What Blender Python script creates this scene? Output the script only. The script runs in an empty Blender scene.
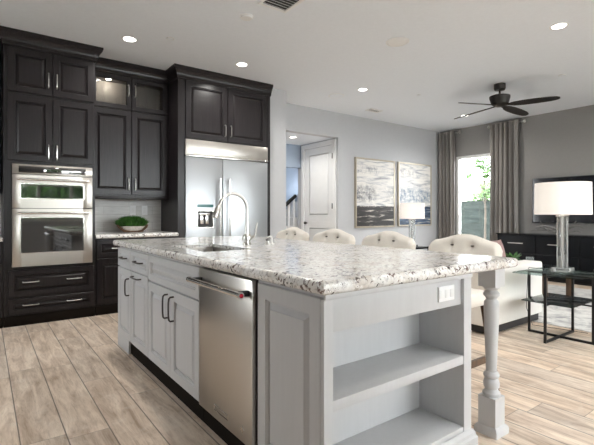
import bpy, bmesh, math, random
from mathutils import Vector, Matrix
PI = math.pi
random.seed(7)
S = bpy.context.scene
COL = S.collection
CEIL = 3.02
BACK = 5.83            # back wall plane (y)
RIGHT = 8.39           # right wall plane (x)

# ------------------------------------------------------------------ camera
cam = bpy.data.cameras.new('camera'); camo = bpy.data.objects.new('camera', cam); COL.objects.link(camo)
cam.sensor_fit = 'HORIZONTAL'; cam.sensor_width = 36.0
FPX = 423.4
cam.lens = 36.0 * FPX / 594.0
camo.location = (0, 0, 1.15)
YAW = math.atan2(0.5956245, 0.8032630)        # forward = (.5956, .8033)
camo.rotation_euler = (PI/2, 0, -YAW)
cam.shift_y = -(222.5 - 214.0) / 594.0
cam.clip_start = 0.02
S.camera = camo

# ------------------------------------------------------------------ world, exposure
S.view_settings.view_transform = 'Standard'
S.view_settings.look = 'None'
S.view_settings.gamma = 1.0
S.view_settings.use_curve_mapping = False
S.view_settings.exposure = 0.95
w = bpy.data.worlds.new('daylight'); S.world = w; w.use_nodes = True
nt = w.node_tree; bg = nt.nodes['Background']
bg.inputs['Color'].default_value = (0.94, 0.97, 1.0, 1)
bg.inputs['Strength'].default_value = 12.0

def area(name, loc, rot, sx, sy, power, color=(1, 1, 1), shape='RECTANGLE', portal=False, spread=PI):
    l = bpy.data.lights.new(name, 'AREA'); l.shape = shape; l.size = sx
    if shape in ('RECTANGLE', 'ELLIPSE'): l.size_y = sy
    l.energy = power; l.color = color; l.spread = spread
    if portal: l.cycles.is_portal = True
    o = bpy.data.objects.new(name, l); COL.objects.link(o); o.location = loc; o.rotation_euler = rot
    return o
# daylight portals in the window openings (sampling helpers only, they add no light)
area('window_portal', (2.8, -3.05, 1.75), (PI/2, 0, 0), 4.8, 1.7, 1, portal=True)
area('window_portal', (RIGHT + .12, 4.93, 1.45), (0, PI/2, 0), 2.0, 1.0, 1, portal=True)
area('window_portal', (-2.68, 3.85, 1.7), (0, -PI/2, 0), 1.5, 1.2, 1, portal=True)
area('window_portal', (6.75, -3.05, 1.25), (PI/2, 0, 0), 2.3, 2.4, 1, portal=True)
sun = bpy.data.lights.new('sun', 'SUN'); sun.energy = 1.2; sun.angle = 0.05; sun.color = (1, .95, .87)
suno = bpy.data.objects.new('sun', sun); COL.objects.link(suno); suno.rotation_euler = (math.radians(35), math.radians(-30), 0)
CAN_POWER = 7.0

# ------------------------------------------------------------------ materials
MATS = {}
class NT:
    """tiny node helper"""
    def __init__(s, name):
        s.m = bpy.data.materials.new(name); s.m.use_nodes = True
        s.t = s.m.node_tree; s.b = s.t.nodes['Principled BSDF']; s.out = s.t.nodes['Material Output']
        MATS[name] = s.m
    def n(s, typ, **k):
        x = s.t.nodes.new(typ)
        for a, v in k.items(): setattr(x, a, v)
        return x
    def l(s, a, b): s.t.links.new(a, b)
    def math(s, op, a, b=None, c=None):
        x = s.n('ShaderNodeMath', operation=op)
        for i, v in enumerate((a, b, c)):
            if v is None: continue
            if isinstance(v, (int, float)): x.inputs[i].default_value = v
            else: s.l(v, x.inputs[i])
        return x.outputs[0]
    def mix(s, f, a, b, blend='MIX'):
        x = s.n('ShaderNodeMix', data_type='RGBA', blend_type=blend)
        for i, v in ((0, f), (6, a), (7, b)):
            if isinstance(v, (int, float)): x.inputs[i].default_value = v
            elif isinstance(v, tuple): x.inputs[i].default_value = (*v[:3], 1)
            else: s.l(v, x.inputs[i])
        return x.outputs[2]
    def coord(s, scale=(1, 1, 1), out='Object', loc=(0, 0, 0)):
        c = s.n('ShaderNodeTexCoord'); m = s.n('ShaderNodeMapping')
        m.inputs['Scale'].default_value = scale; m.inputs['Location'].default_value = loc
        s.l(c.outputs[out], m.inputs['Vector']); return m.outputs[0]
    def noise(s, vec, scale, detail=4, rough=.55, dist=0):
        x = s.n('ShaderNodeTexNoise'); x.inputs['Scale'].default_value = scale
        x.inputs['Detail'].default_value = detail; x.inputs['Roughness'].default_value = rough
        x.inputs['Distortion'].default_value = dist
        s.l(vec, x.inputs['Vector']); return x.outputs['Fac']
    def ramp(s, f, stops, interp='LINEAR'):
        x = s.n('ShaderNodeValToRGB'); e = x.color_ramp.elements; x.color_ramp.interpolation = interp
        while len(e) < len(stops): e.new(.5)
        for el, (p, c) in zip(e, stops):
            el.position = p; el.color = (*c[:3], 1) if isinstance(c, tuple) else (c, c, c, 1)
        s.l(f, x.inputs[0]); return x.outputs[0]
    def bump(s, h, strength=.2, dist=.01):
        x = s.n('ShaderNodeBump'); x.inputs['Strength'].default_value = strength; x.inputs['Distance'].default_value = dist
        s.l(h, x.inputs['Height']); s.l(x.outputs[0], s.b.inputs['Normal'])
    def set(s, **k):
        for a, v in k.items():
            i = s.b.inputs[a.replace('_', ' ')]
            if isinstance(v, tuple): i.default_value = (*v[:3], 1)
            elif isinstance(v, (int, float)): i.default_value = v
            else: s.l(v, i)
        return s

def simple(name, col, rough=.5, metal=0., var=.06, scale=8., stretch=(1, 1, 1), bump=0., spec=.5, **k):
    """a plain material with a little procedural mottling"""
    t = NT(name); v = t.coord(stretch)
    f = t.noise(v, scale, 3)
    a = tuple(c * (1 - var) for c in col); b = tuple(min(1, c * (1 + var)) for c in col)
    t.set(Base_Color=t.ramp(f, [(.3, a), (.7, b)]), Roughness=rough, Metallic=metal, Specular_IOR_Level=spec, **k)
    if bump: t.bump(f, bump, .004)
    return t.m

WHITE = simple('white_paint', (.82, .82, .81), .45, var=.015)
CEILP = simple('ceiling_paint', (.81, .845, .89), .8, var=.015, scale=30, bump=.05)
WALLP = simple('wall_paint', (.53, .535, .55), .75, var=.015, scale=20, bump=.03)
TAUPE_SHADED = simple('taupe_shaded_wall_paint', (.27, .26, .25), .75, var=.02, scale=20, bump=.03)  # greige, with the window wall's backlit darkness put into the colour
BLUELIT = simple('blue_lit_wall_paint', (.36, .43, .53), .75, var=.02)  # blue light of the stair window put into the wall colour
ISL = simple('island_grey_paint', (.56, .56, .565), .42, var=.02, scale=14, stretch=(3, 3, .35))
ISLD = ISL
ESP = NT('espresso_stained_wood')
_v = ESP.coord((14, 14, .7)); _f = ESP.noise(_v, 6, 5, .6)
ESP.set(Base_Color=ESP.ramp(_f, [(.3, (.008, .0062, .007)), (.7, (.024, .019, .0205))]), Roughness=.30, Specular_IOR_Level=.36)
ESP = ESP.m
INNER = simple('cabinet_interior_wood', (.17, .16, .15), .6, var=.2, scale=6, stretch=(4, 4, .5))
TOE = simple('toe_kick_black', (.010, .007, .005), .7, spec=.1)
NICK = simple('brushed_nickel', (.62, .60, .57), .3, 1., var=.05, scale=40)
BRZ = simple('dark_bronze', (.10, .09, .085), .38, .9, var=.05)
def steel(name, base, rough, stretch):
    t = NT(name); f = t.noise(t.coord(stretch), 5, 4, .6)
    t.set(Base_Color=t.ramp(f, [(.3, tuple(c*.97 for c in base)), (.7, base)]), Metallic=1., Roughness=rough)
    return t.m
STEEL = steel('stainless_steel', (.52, .54, .56), .38, (.6, .6, 60))
STEELV = steel('stainless_steel_warm', (.60, .565, .52), .34, (60, 60, .6))
SINKM = simple('satin_sink_steel', (.40, .37, .34), .42, 1., var=.05)
STEELT = simple('polished_steel_trim', (.78, .76, .73), .18, 1., var=.03)
BLACKGL = simple('black_oven_glass', (.008, .009, .010), .04, 0, spec=1.0, IOR=2.0)
BLACKG = simple('gloss_black_lacquer', (.006, .007, .009), .22, spec=.2)
BLACKM = simple('matte_black_metal', (.012, .012, .013), .42, .4)
BLACKP = simple('black_plastic', (.015, .015, .017), .45)
SCREEN = simple('dark_screen', (.006, .007, .010), .12)
RED = simple('red_enamel', (.55, .02, .05), .3)
LINEN = simple('cream_linen', (.76, .71, .64), .9, var=.04, scale=160, bump=.15, Sheen_Weight=.3)
SOFAF = simple('white_sofa_fabric', (.78, .76, .72), .92, var=.03, scale=120, bump=.12)
MAUVE = simple('mauve_velvet', (.30, .19, .18), .8, var=.1, scale=30)
WALN = simple('walnut_wood', (.10, .055, .03), .45, var=.35, scale=5, stretch=(6, 6, .6))
CURT = simple('taupe_curtain_fabric', (.27, .25, .235), .85, var=.06, scale=90, stretch=(1, 1, .2), bump=.08)
TUFT = simple('tuft_button_brown', (.06, .045, .035), .6)
PLASTIC = simple('white_plastic', (.86, .86, .86), .35, var=.01)
SLOT = simple('dark_slot', (.05, .05, .05), .7)
GREEN = simple('leaf_green', (.035, .13, .015), .55, var=.5, scale=30)
GREEN2 = simple('tree_leaf_green', (.05, .115, .022), .6, var=.5, scale=4)
BARK = simple('bark', (.05, .04, .03), .9, var=.3)
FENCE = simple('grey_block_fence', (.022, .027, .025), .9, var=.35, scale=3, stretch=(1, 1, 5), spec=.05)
GROUND = simple('patio_ground', (.42, .40, .37), .9, var=.1)
HOUSE = simple('pale_stucco', (.75, .70, .60), .9)
ROOFT = simple('roof_tile', (.35, .28, .24), .9)
BOWLM = simple('speckled_ceramic', (.66, .62, .57), .5, var=.25, scale=60)
GOLDF = simple('champagne_frame', (.50, .44, .35), .4, .6, var=.08)
DRIFT = simple('grey_driftwood', (.22, .21, .20), .8, var=.3, scale=20)
BRONZF = simple('fan_bronze', (.022, .018, .015), .45, .3)
RUGM = NT('distressed_rug'); _v = RUGM.coord((1, 1, 1)); _f = RUGM.noise(_v, 4.5, 8, .72, .6)
RUGM.set(Base_Color=RUGM.ramp(_f, [(.36, (.30, .30, .31)), (.50, (.62, .61, .59)), (.66, (.74, .73, .70))]), Roughness=.95); RUGM = RUGM.m

def emit(name, col, s):
    t = NT(name); t.set(Base_Color=(.9, .9, .9), Emission_Color=col, Emission_Strength=s); return t.m
CANL = emit('lit_lens', (1, .96, .9), 4.0)
PUCK = emit('lit_puck', (1, .90, .74), 14.0)
DISPL = simple('dispenser_display', (.06, .16, .16), .2)

def glassy(name, tint, gloss, rough=.02, ior=1.45):
    """thin pane: transparent with a fresnel reflection"""
    t = NT(name); tr = t.n('ShaderNodeBsdfTransparent'); tr.inputs[0].default_value = (*tint, 1)
    gl = t.n('ShaderNodeBsdfGlossy'); gl.inputs['Roughness'].default_value = rough
    fr = t.n('ShaderNodeFresnel'); fr.inputs[0].default_value = ior
    mx = t.n('ShaderNodeMixShader')
    t.l(t.math('MULTIPLY', fr.outputs[0], gloss), mx.inputs[0])
    t.l(tr.outputs[0], mx.inputs[1]); t.l(gl.outputs[0], mx.inputs[2]); t.l(mx.outputs[0], t.out.inputs[0])
    return t.m
PANE = glassy('window_glass', (.97, .98, .98), .8)
CABGL = glassy('cabinet_glass', (.82, .82, .82), 1.0)
TABGL = glassy('table_glass', (.78, .88, .86), .55)
REFLGL = glassy('reflection_tinted_glass', (.45, .48, .50), .8)  # dark reflection of the console put into the tint of clear glass
CRYS = NT('clear_crystal'); CRYS.set(Base_Color=(.90, .93, .93), Roughness=.04, Transmission_Weight=.86, IOR=1.45); CRYS = CRYS.m
t = NT('lamp_shade_linen')
_f = t.noise(t.coord((1, 1, 1)), 220, 2)
t.set(Base_Color=t.ramp(_f, [(.3, (.84, .81, .77)), (.7, (.90, .87, .83))]), Roughness=.9, Emission_Color=(1, .90, .80), Emission_Strength=.18)
SHADE = t.m

# wood-look plank tile floor, planks run along y
t = NT('wood_plank_tile')
c = t.n('ShaderNodeTexCoord'); sp = t.n('ShaderNodeSeparateXYZ'); t.l(c.outputs['Object'], sp.inputs[0])
X, Y = sp.outputs[0], sp.outputs[1]
PW, PL = .199, 1.21
px = t.math('DIVIDE', t.math('ADD', X, 40 * PW - .15), PW)
ix = t.math('FLOOR', px); fx = t.math('FRACT', px)
wn = t.n('ShaderNodeTexWhiteNoise', noise_dimensions='1D'); t.l(ix, wn.inputs['W'])
py = t.math('ADD', t.math('DIVIDE', t.math('ADD', Y, 30), PL), wn.outputs['Value'])
iy = t.math('FLOOR', py); fy = t.math('FRACT', py)
wn2 = t.n('ShaderNodeTexWhiteNoise', noise_dimensions='2D'); cb = t.n('ShaderNodeCombineXYZ'); t.l(ix, cb.inputs[0]); t.l(iy, cb.inputs[1]); t.l(cb.outputs[0], wn2.inputs['Vector'])
rnd = wn2.outputs['Value']
def edge(fr, size, g):  # 1 inside the plank, 0 in the joint
    a = t.math('MULTIPLY', t.math('MINIMUM', fr, t.math('SUBTRACT', 1., fr)), size)
    return t.math('MINIMUM', t.math('DIVIDE', a, g), 1.)
joint = t.math('MULTIPLY', edge(fx, PW, .005), t.math('MAXIMUM', edge(fy, PL, .0028), .45))
off = t.n('ShaderNodeCombineXYZ'); t.l(t.math('MULTIPLY', rnd, 37.), off.inputs[0]); t.l(t.math('MULTIPLY', rnd, 91.), off.inputs[1])
av = t.n('ShaderNodeVectorMath', operation='ADD'); t.l(c.outputs['Object'], av.inputs[0]); t.l(off.outputs[0], av.inputs[1])
mp = t.n('ShaderNodeMapping'); mp.inputs['Scale'].default_value = (7, 1.1, 1); t.l(av.outputs[0], mp.inputs[0])
g1 = t.noise(mp.outputs[0], 2.0, 8, .62, .8)
mp2 = t.n('ShaderNodeMapping'); mp2.inputs['Scale'].default_value = (28, 3.0, 1); t.l(av.outputs[0], mp2.inputs[0])
g2 = t.noise(mp2.outputs[0], 2.2, 7, .75, 1.2)
g3 = t.noise(av.outputs[0], 5.0, 6, .7, .5)
base = t.ramp(g1, [(.28, (.29, .215, .16)), (.42, (.44, .355, .285)), (.56, (.58, .49, .41)), (.70, (.68, .60, .51))])
base = t.mix(t.math('MULTIPLY', t.ramp(g2, [(.32, 1.), (.50, 0.)]), .42), base, (.20, .14, .095))
base = t.mix(t.math('MULTIPLY', t.ramp(g3, [(.52, 0.), (.72, 1.)]), .45), base, (.66, .61, .55))
base = t.mix(t.math('MULTIPLY', t.ramp(g3, [(.28, 1.), (.40, 0.)]), .40), base, (.36, .25, .19))
hs = t.n('ShaderNodeHueSaturation'); t.l(base, hs.inputs['Color'])
t.l(t.math('ADD', t.math('MULTIPLY', rnd, .30), 1.16), hs.inputs['Value'])
t.l(t.math('ADD', t.math('MULTIPLY', wn2.outputs['Color'], .3), .98), hs.inputs['Saturation'])
col = t.mix(joint, (.10, .08, .065), hs.outputs[0])
t.set(Base_Color=col, Roughness=t.ramp(g2, [(.3, .48), (.7, .36)]), Specular_IOR_Level=.4)
hgt = t.math('ADD', t.math('MULTIPLY', joint, 1.), t.math('MULTIPLY', g2, .25)); t.bump(hgt, .35, .004)
FLOOR = t.m

# granite
t = NT('speckled_granite'); v = t.coord()
n1 = t.noise(v, 7, 7, .65, .6); n2 = t.noise(v, 60, 5, .65, .3); n3 = t.noise(v, 52, 5, .62, .5); n4 = t.noise(v, 11, 4, .6)
b = t.ramp(n1, [(.30, (.60, .54, .48)), (.42, (.76, .72, .67)), (.58, (.84, .83, .81))])
b = t.mix(t.math('MULTIPLY', t.ramp(n2, [(.52, 0.), (.60, 1.)]), .6), b, (.40, .37, .36))
vo = t.n('ShaderNodeTexVoronoi'); vo.inputs['Scale'].default_value = 75; t.l(v, vo.inputs['Vector'])
b = t.mix(t.ramp(vo.outputs['Color'], [(.72, 0.), (.76, .7)]), b, (.93, .92, .90))
dm = t.math('MULTIPLY', t.ramp(t.math('ADD', n3, t.math('MULTIPLY', t.math('SUBTRACT', n4, .5), .35)), [(.565, 0.), (.60, 1.)]), .95)
b = t.mix(dm, b, t.ramp(t.noise(v, 23, 2), [(.40, (.02, .018, .02)), (.52, (.09, .045, .045)), (.64, (.16, .11, .09))]))
t.set(Base_Color=b, Roughness=.14, Specular_IOR_Level=.6)
GRAN = t.m

# backsplash tile: long stacked grey tiles (x along the wall, z up)
t = NT('grey_wall_tile'); c = t.n('ShaderNodeTexCoord'); sp = t.n('ShaderNodeSeparateXYZ'); t.l(c.outputs['Object'], sp.inputs[0])
cb = t.n('ShaderNodeCombineXYZ'); t.l(sp.outputs[0], cb.inputs[0]); t.l(sp.outputs[2], cb.inputs[1])
br = t.n('ShaderNodeTexBrick'); t.l(cb.outputs[0], br.inputs['Vector'])
br.inputs['Scale'].default_value = 1.; br.inputs['Brick Width'].default_value = .62; br.inputs['Row Height'].default_value = .104; br.inputs['Mortar Size'].default_value = .003
br.inputs['Color1'].default_value = (.60, .58, .56, 1); br.inputs['Color2'].default_value = (.70, .69, .67, 1); br.inputs['Mortar'].default_value = (.45, .43, .41, 1)
f = t.noise(t.coord((2, 2, 22)), 4, 6, .65)
t.set(Base_Color=t.mix(.4, br.outputs['Color'], t.ramp(f, [(.3, (.46, .44, .42)), (.7, (.80, .79, .77))])), Roughness=.35)
TILE = t.m

# two abstract seascape canvases
def canvas(name, dark, mid, seed):
    t = NT(name); c = t.n('ShaderNodeTexCoord'); sp = t.n('ShaderNodeSeparateXYZ'); t.l(c.outputs['Generated'], sp.inputs[0])
    z = sp.outputs[2]; x = sp.outputs[0]
    f1 = t.noise(t.coord((1.0, 1, 7.5), loc=(seed, 0, seed)), 2.4, 6, .62, .7)
    f2 = t.noise(t.coord((3, 1, 3), loc=(seed*2, 0, seed)), 4, 8, .75, .3)
    up = t.ramp(f1, [(.34, (.34, .34, .36)), (.45, (.62, .61, .60)), (.52, (.76, .73, .69)), (.62, (.80, .77, .72))])
    sm = t.math('MULTIPLY', t.ramp(z, [(.34, 0.), (.40, .95), (.56, .8), (.66, .0)]), t.ramp(f2, [(.40, 0.), (.60, 1.)]))
    if seed < 4: sm = t.math('MULTIPLY', sm, t.ramp(x, [(.05, 1.), (.42, .9), (.55, .15), (.85, .3), (1., .9)]))
    up = t.mix(sm, up, mid)
    reeds = t.math('MULTIPLY', t.ramp(z, [(.78, 0.), (.83, 1.), (.87, 1.), (.93, 0.)]), t.ramp(t.noise(t.coord((9, 1, 2.6), loc=(seed, 0, 3)), 1.9, 7, .75), [(.50, 0.), (.60, .9)]))
    up = t.mix(t.math('MULTIPLY', reeds, t.ramp(x, [(0., .9), (.45, .8), (.7, .2), (1., .1)])), up, (.16, .16, .18))
    lo = t.ramp(f1, [(.46, dark), (.55, tuple(c*2.4 for c in dark)), (.62, (.36, .33, .29)), (.68, (.72, .66, .57))])
    hor = t.math('ADD', z, t.math('MULTIPLY', f2, .05))
    m = t.ramp(hor, [(.32, 0.), (.335, 1.)])
    t.set(Base_Color=t.mix(m, lo, up), Roughness=.6)
    return t.m
ART1 = canvas('seascape_canvas_dark', (.022, .019, .018), (.07, .07, .085), 1.3)
ART2 = canvas('seascape_canvas_blue', (.030, .050, .085), (.10, .17, .26), 5.1)

# ------------------------------------------------------------------ mesh building
class MB:
    def __init__(s): s.bm = bmesh.new()
    def _merge(s, b):
        me = bpy.data.meshes.new('tmp'); b.to_mesh(me); b.free(); s.bm.from_mesh(me); bpy.data.meshes.remove(me); return s
    def box(s, x0, x1, y0, y1, z0, z1, bev=0., seg=2, M=None):
        b = bmesh.new(); bmesh.ops.create_cube(b, size=1)
        for v in b.verts:
            v.co = Vector(((x0+x1)/2 + v.co.x*(x1-x0), (y0+y1)/2 + v.co.y*(y1-y0), (z0+z1)/2 + v.co.z*(z1-z0)))
        if bev: bmesh.ops.bevel(b, geom=b.edges[:], offset=bev, segments=seg, profile=.5, affect='EDGES')
        if M: bmesh.ops.transform(b, matrix=M, verts=b.verts)
        return s._merge(b)
    def obox(s, F, a, b_, c, bev=0., seg=2):
        """box in a frame F=(origin,u,v,n): a,b_,c are (min,max) along u,v,n"""
        o, u, v, n = F
        M = Matrix(((u.x, v.x, n.x, o.x), (u.y, v.y, n.y, o.y), (u.z, v.z, n.z, o.z), (0, 0, 0, 1)))
        return s.box(a[0], a[1], b_[0], b_[1], c[0], c[1], bev, seg, M)
    def loft(s, rings, cap=True, closed=False):
        b = bmesh.new(); R = [[b.verts.new(p) for p in r] for r in rings]
        pairs = list(zip(R, R[1:])) + ([(R[-1], R[0])] if closed else [])
        for r0, r1 in pairs:
            k = len(r0)
            for i in range(k):
                j = (i+1) % k
                try: b.faces.new((r0[i], r0[j], r1[j], r1[i]))
                except ValueError: pass
        if cap and not closed:
            b.faces.new(R[0]); b.faces.new(R[-1])
        bmesh.ops.recalc_face_normals(b, faces=b.faces)
        return s._merge(b)
    def cyl(s, p, q, r, r2=None, n=20):
        p, q = Vector(p), Vector(q); d = (q-p).normalized()
        a = d.orthogonal().normalized(); c = d.cross(a); r2 = r if r2 is None else r2
        ring = lambda o, rr: [o + (a*math.cos(2*PI*i/n) + c*math.sin(2*PI*i/n))*rr for i in range(n)]
        return s.loft([ring(p, r), ring(q, r2)])
    def tube(s, pts, r, n=10, closed=False):
        P = [Vector(p) for p in pts]; rings = []; k = len(P)
        up = None
        for i in range(k):
            if closed: d = (P[(i+1) % k] - P[i-1]).normalized()
            else: d = (P[min(i+1, k-1)] - P[max(i-1, 0)]).normalized()
            if up is None: up = d.orthogonal().normalized()
            up = (up - d*up.dot(d)).normalized(); c = d.cross(up)
            rr = r[i] if isinstance(r, (list, tuple)) else r
            rings.append([P[i] + (up*math.cos(2*PI*j/n) + c*math.sin(2*PI*j/n))*rr for j in range(n)])
        return s.loft(rings, cap=not closed, closed=closed)
    def lathe(s, prof, c=(0, 0, 0), n=32):
        rings = [[Vector((c[0]+r*math.cos(2*PI*i/n), c[1]+r*math.sin(2*PI*i/n), c[2]+z)) for i in range(n)] for r, z in prof]
        return s.loft(rings)
    def panel(s, F, w, h, t, frame, kind='raised'):
        """cabinet door / drawer front in frame F; n points out, face at n=t"""
        o, u, v, n = F
        if kind == 'raised': prof = [(0, 0), (0, t-.003), (.003, t), (frame, t), (frame+.003, t-.006), (frame+.007, t-.007), (frame+.010, t-.016), (frame+.014, t-.016), (frame+.034, t-.004), (frame+.037, t-.001)]
        elif kind == 'slab': prof = [(0, 0), (0, t-.004), (.004, t)]
        elif kind == 'flat': prof = [(0, 0), (0, t-.003), (.003, t), (frame, t), (frame+.006, t-.010)]
        rings = [[o + u*a + v*b + n*d for a, b in ((i, i), (w-i, i), (w-i, h-i), (i, h-i))] for i, d in prof]
        return s.loft(rings)
    def frame(s, F, w, h, t, fr):
        """an open rectangular frame (glass door, picture frame)"""
        o, u, v, n = F
        prof = [(0, 0), (0, t-.003), (.003, t), (fr-.004, t), (fr, t-.006), (fr, 0)]
        rings = [[o + u*a + v*b + n*d for a, b in ((i, i), (w-i, i), (w-i, h-i), (i, h-i))] for i, d in prof]
        return s.loft(rings, closed=True)
    def sweep(s, path, prof, closed_path=False):
        """sweep profile [(out,z)] along an xy path, mitred; outward is to the right of travel"""
        P = [Vector((*p, 0)) for p in path]; rings = []
        for i, p in enumerate(P):
            d0 = (P[i]-P[i-1]).normalized() if i else None
            d1 = (P[i+1]-P[i]).normalized() if i < len(P)-1 else None
            n0 = Vector((d0.y, -d0.x, 0)) if d0 else None; n1 = Vector((d1.y, -d1.x, 0)) if d1 else None
            if n0 is None: m = n1
            elif n1 is None: m = n0
            else:
                m = (n0+n1); m = m / max(.2, m.dot(n0))
            rings.append([p + m*o + Vector((0, 0, z)) for o, z in prof])
        return s.loft(rings)
    def build(s, name, mat, parent=None, base=None, smooth=35, label=None):
        """link as one mesh object; vertices are given in world space and stored relative to the thing's base"""
        if parent is not None:
            b = Vector(BASES[parent.name])
        else: b = Vector(base) if base is not None else Vector((0, 0, 0))
        for v in s.bm.verts: v.co -= b
        me = bpy.data.meshes.new(name); s.bm.to_mesh(me); s.bm.free()
        me.materials.append(mat)
        if smooth:
            me.polygons.foreach_set('use_smooth', [True]*len(me.polygons)); me.set_sharp_from_angle(angle=math.radians(smooth))
        o = bpy.data.objects.new(name, me); COL.objects.link(o)
        if parent is None: o.location = b
        else: o.parent = parent
        BASES[o.name] = tuple(b)
        if label: o['label'] = label
        return o
BASES = {}
V = Vector
UX, UY, UZ = V((1, 0, 0)), V((0, 1, 0)), V((0, 0, 1))
def FS(x, y, z): return (V((x, y, z)), UX, UZ, -UY)     # a frame on a face looking to -y (u = +x)
def FW(x, y, z): return (V((x, y, z)), UY, UZ, -UX)     # a face looking to -x (u = +y)
def thing(name, label, cat, base, group=None):
    o = bpy.data.objects.new(name, None); COL.objects.link(o); o.location = base; o.empty_display_size = .1
    BASES[o.name] = tuple(base); return tag(o, label, cat, group)
def tag(o, label, cat, group=None, kind=None):
    o['label'] = label; o['category'] = cat
    if group: o['group'] = group
    if kind: o['kind'] = kind
    return o
def struct(name, mb, mat, label, cat, parent=None, **k):
    o = mb.build(name, mat, parent, **k)
    if parent is None: tag(o, label, cat, None, 'structure')
    return o
def copy_tree(root, loc, rz=None, label=None):
    r = root.copy(); COL.objects.link(r); r.location = loc
    if rz is not None: r.rotation_euler = (0, 0, rz)
    if label: r['label'] = label
    for ch in root.children:
        c = ch.copy(); COL.objects.link(c); c.parent = r
        for g in ch.children:
            d = g.copy(); COL.objects.link(d); d.parent = c
    return r
def B(*a, **k): return MB().box(*a, **k)

# ------------------------------------------------------------------ room shell
XL, YF = -2.6, -3.0
struct('floor', B(XL-.15, RIGHT+.15, YF-.15, 8.2, -.10, 0), FLOOR, 'wood-look plank tile floor running through kitchen and living room', 'floor', smooth=0)
struct('ceiling', B(XL-.15, RIGHT+.15, YF-.15, BACK+.14, CEIL, CEIL+.12), CEILP, 'flat light grey ceiling over kitchen and living room', 'ceiling', smooth=0)
struct('ceiling_hall', B(3.55, 6.5, BACK+.14, 8.3, 2.565, 2.68), CEILP, 'lower ceiling of the hallway behind the wide opening', 'ceiling', smooth=0)
# back wall: kitchen part, header over the hall opening, gallery part
struct('wall_back', B(XL-.15, 3.385, BACK, BACK+.14, 0, CEIL), WALLP, 'grey wall behind the dark kitchen cabinets', 'wall', smooth=0)
struct('wall_header', B(3.385, 5.27, BACK, BACK+.14, 2.565, CEIL), WALLP, 'pale wall strip above the hallway opening', 'wall', smooth=0)
struct('wall_gallery', B(5.27, RIGHT+.15, BACK, BACK+.14, 0, CEIL), WALLP, 'light grey wall where the two abstract canvases hang', 'wall', smooth=0)
struct('wall_stub', B(3.372, 3.70, 5.27, BACK, 0, CEIL), WALLP, 'narrow white wall end to the right of the refrigerator', 'wall', smooth=0)
struct('wall_hall_left', B(3.55, 3.70, BACK+.14, 8.2, 0, 2.565), WALLP, 'left wall of the hallway hidden behind the wall end', 'wall', smooth=0)
struct('wall_hall_back', B(3.70, 5.27, 6.97, 7.07, 2.10, 2.565), BLUELIT, 'wall strip tinted with painted blue light above the stair opening', 'wall', smooth=0)
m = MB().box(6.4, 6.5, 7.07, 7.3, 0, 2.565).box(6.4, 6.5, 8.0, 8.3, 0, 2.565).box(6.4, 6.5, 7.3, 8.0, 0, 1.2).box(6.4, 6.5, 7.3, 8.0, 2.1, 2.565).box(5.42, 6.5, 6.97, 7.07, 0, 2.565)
struct('wall_stair_end', m, BLUELIT, 'unseen stairwell end wall, tinted with painted blue light, with a small opening', 'wall', smooth=0)  # unseen wall, added to close the stairwell against too much sky light
struct('wall_stair', B(3.55, 6.4, 8.2, 8.3, 0, 2.56), BLUELIT, 'wall tinted with painted blue window light behind the stair railing', 'wall', smooth=0)
# hall door wall (faces -x), door opening y 5.99..6.85
m = MB().box(5.27, 5.42, BACK+.14, 5.975, 0, 2.565).box(5.27, 5.42, 6.845, 7.07, 0, 2.565).box(5.27, 5.42, 5.975, 6.845, 2.455, 2.565)
struct('wall_hall_right', m, WALLP, 'hallway wall that holds the white door', 'wall', smooth=0)
# right wall with window
WY0, WY1, WZ0, WZ1 = 4.42, 5.42, .45, 2.41
m = MB().box(RIGHT, RIGHT+.15, YF-.15, WY0, 0, CEIL).box(RIGHT, RIGHT+.15, WY1, BACK+.14, 0, CEIL).box(RIGHT, RIGHT+.15, WY0, WY1, 0, WZ0).box(RIGHT, RIGHT+.15, WY0, WY1, WZ1, CEIL)
struct('wall_right', m, TAUPE_SHADED, 'taupe grey wall, backlit shade in its paint, with the television and the curtained window', 'wall', smooth=0)
# front wall (behind the camera) with a wide window, unseen left wall with an added window for light
FX0, FX1, FZ0, FZ1 = .4, 5.2, .95, 2.6
GX0, GX1, GZ1 = 5.6, 7.9, 2.5
m = MB().box(XL-.15, FX0, YF-.15, YF, 0, CEIL).box(FX1, GX0, YF-.15, YF, 0, CEIL).box(GX1, RIGHT+.15, YF-.15, YF, 0, CEIL).box(GX0, GX1, YF-.15, YF, GZ1, CEIL).box(FX0, FX1, YF-.15, YF, 0, FZ0).box(FX0, FX1, YF-.15, YF, FZ1, CEIL)
struct('wall_front', m, WALLP, 'grey wall behind the camera with the wide window', 'wall', smooth=0)
LY0, LY1, LZ0, LZ1 = 3.3, 4.4, 1.0, 2.4
m = MB().box(XL-.15, XL, YF, LY0, 0, CEIL).box(XL-.15, XL, LY1, BACK, 0, CEIL).box(XL-.15, XL, LY0, LY1, 0, LZ0).box(XL-.15, XL, LY0, LY1, LZ1, CEIL)
struct('wall_left', m, TAUPE_SHADED, 'grey wall to the left of the camera', 'wall', smooth=0)  # unseen wall, painted dark to cut bounce light from the left

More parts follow.
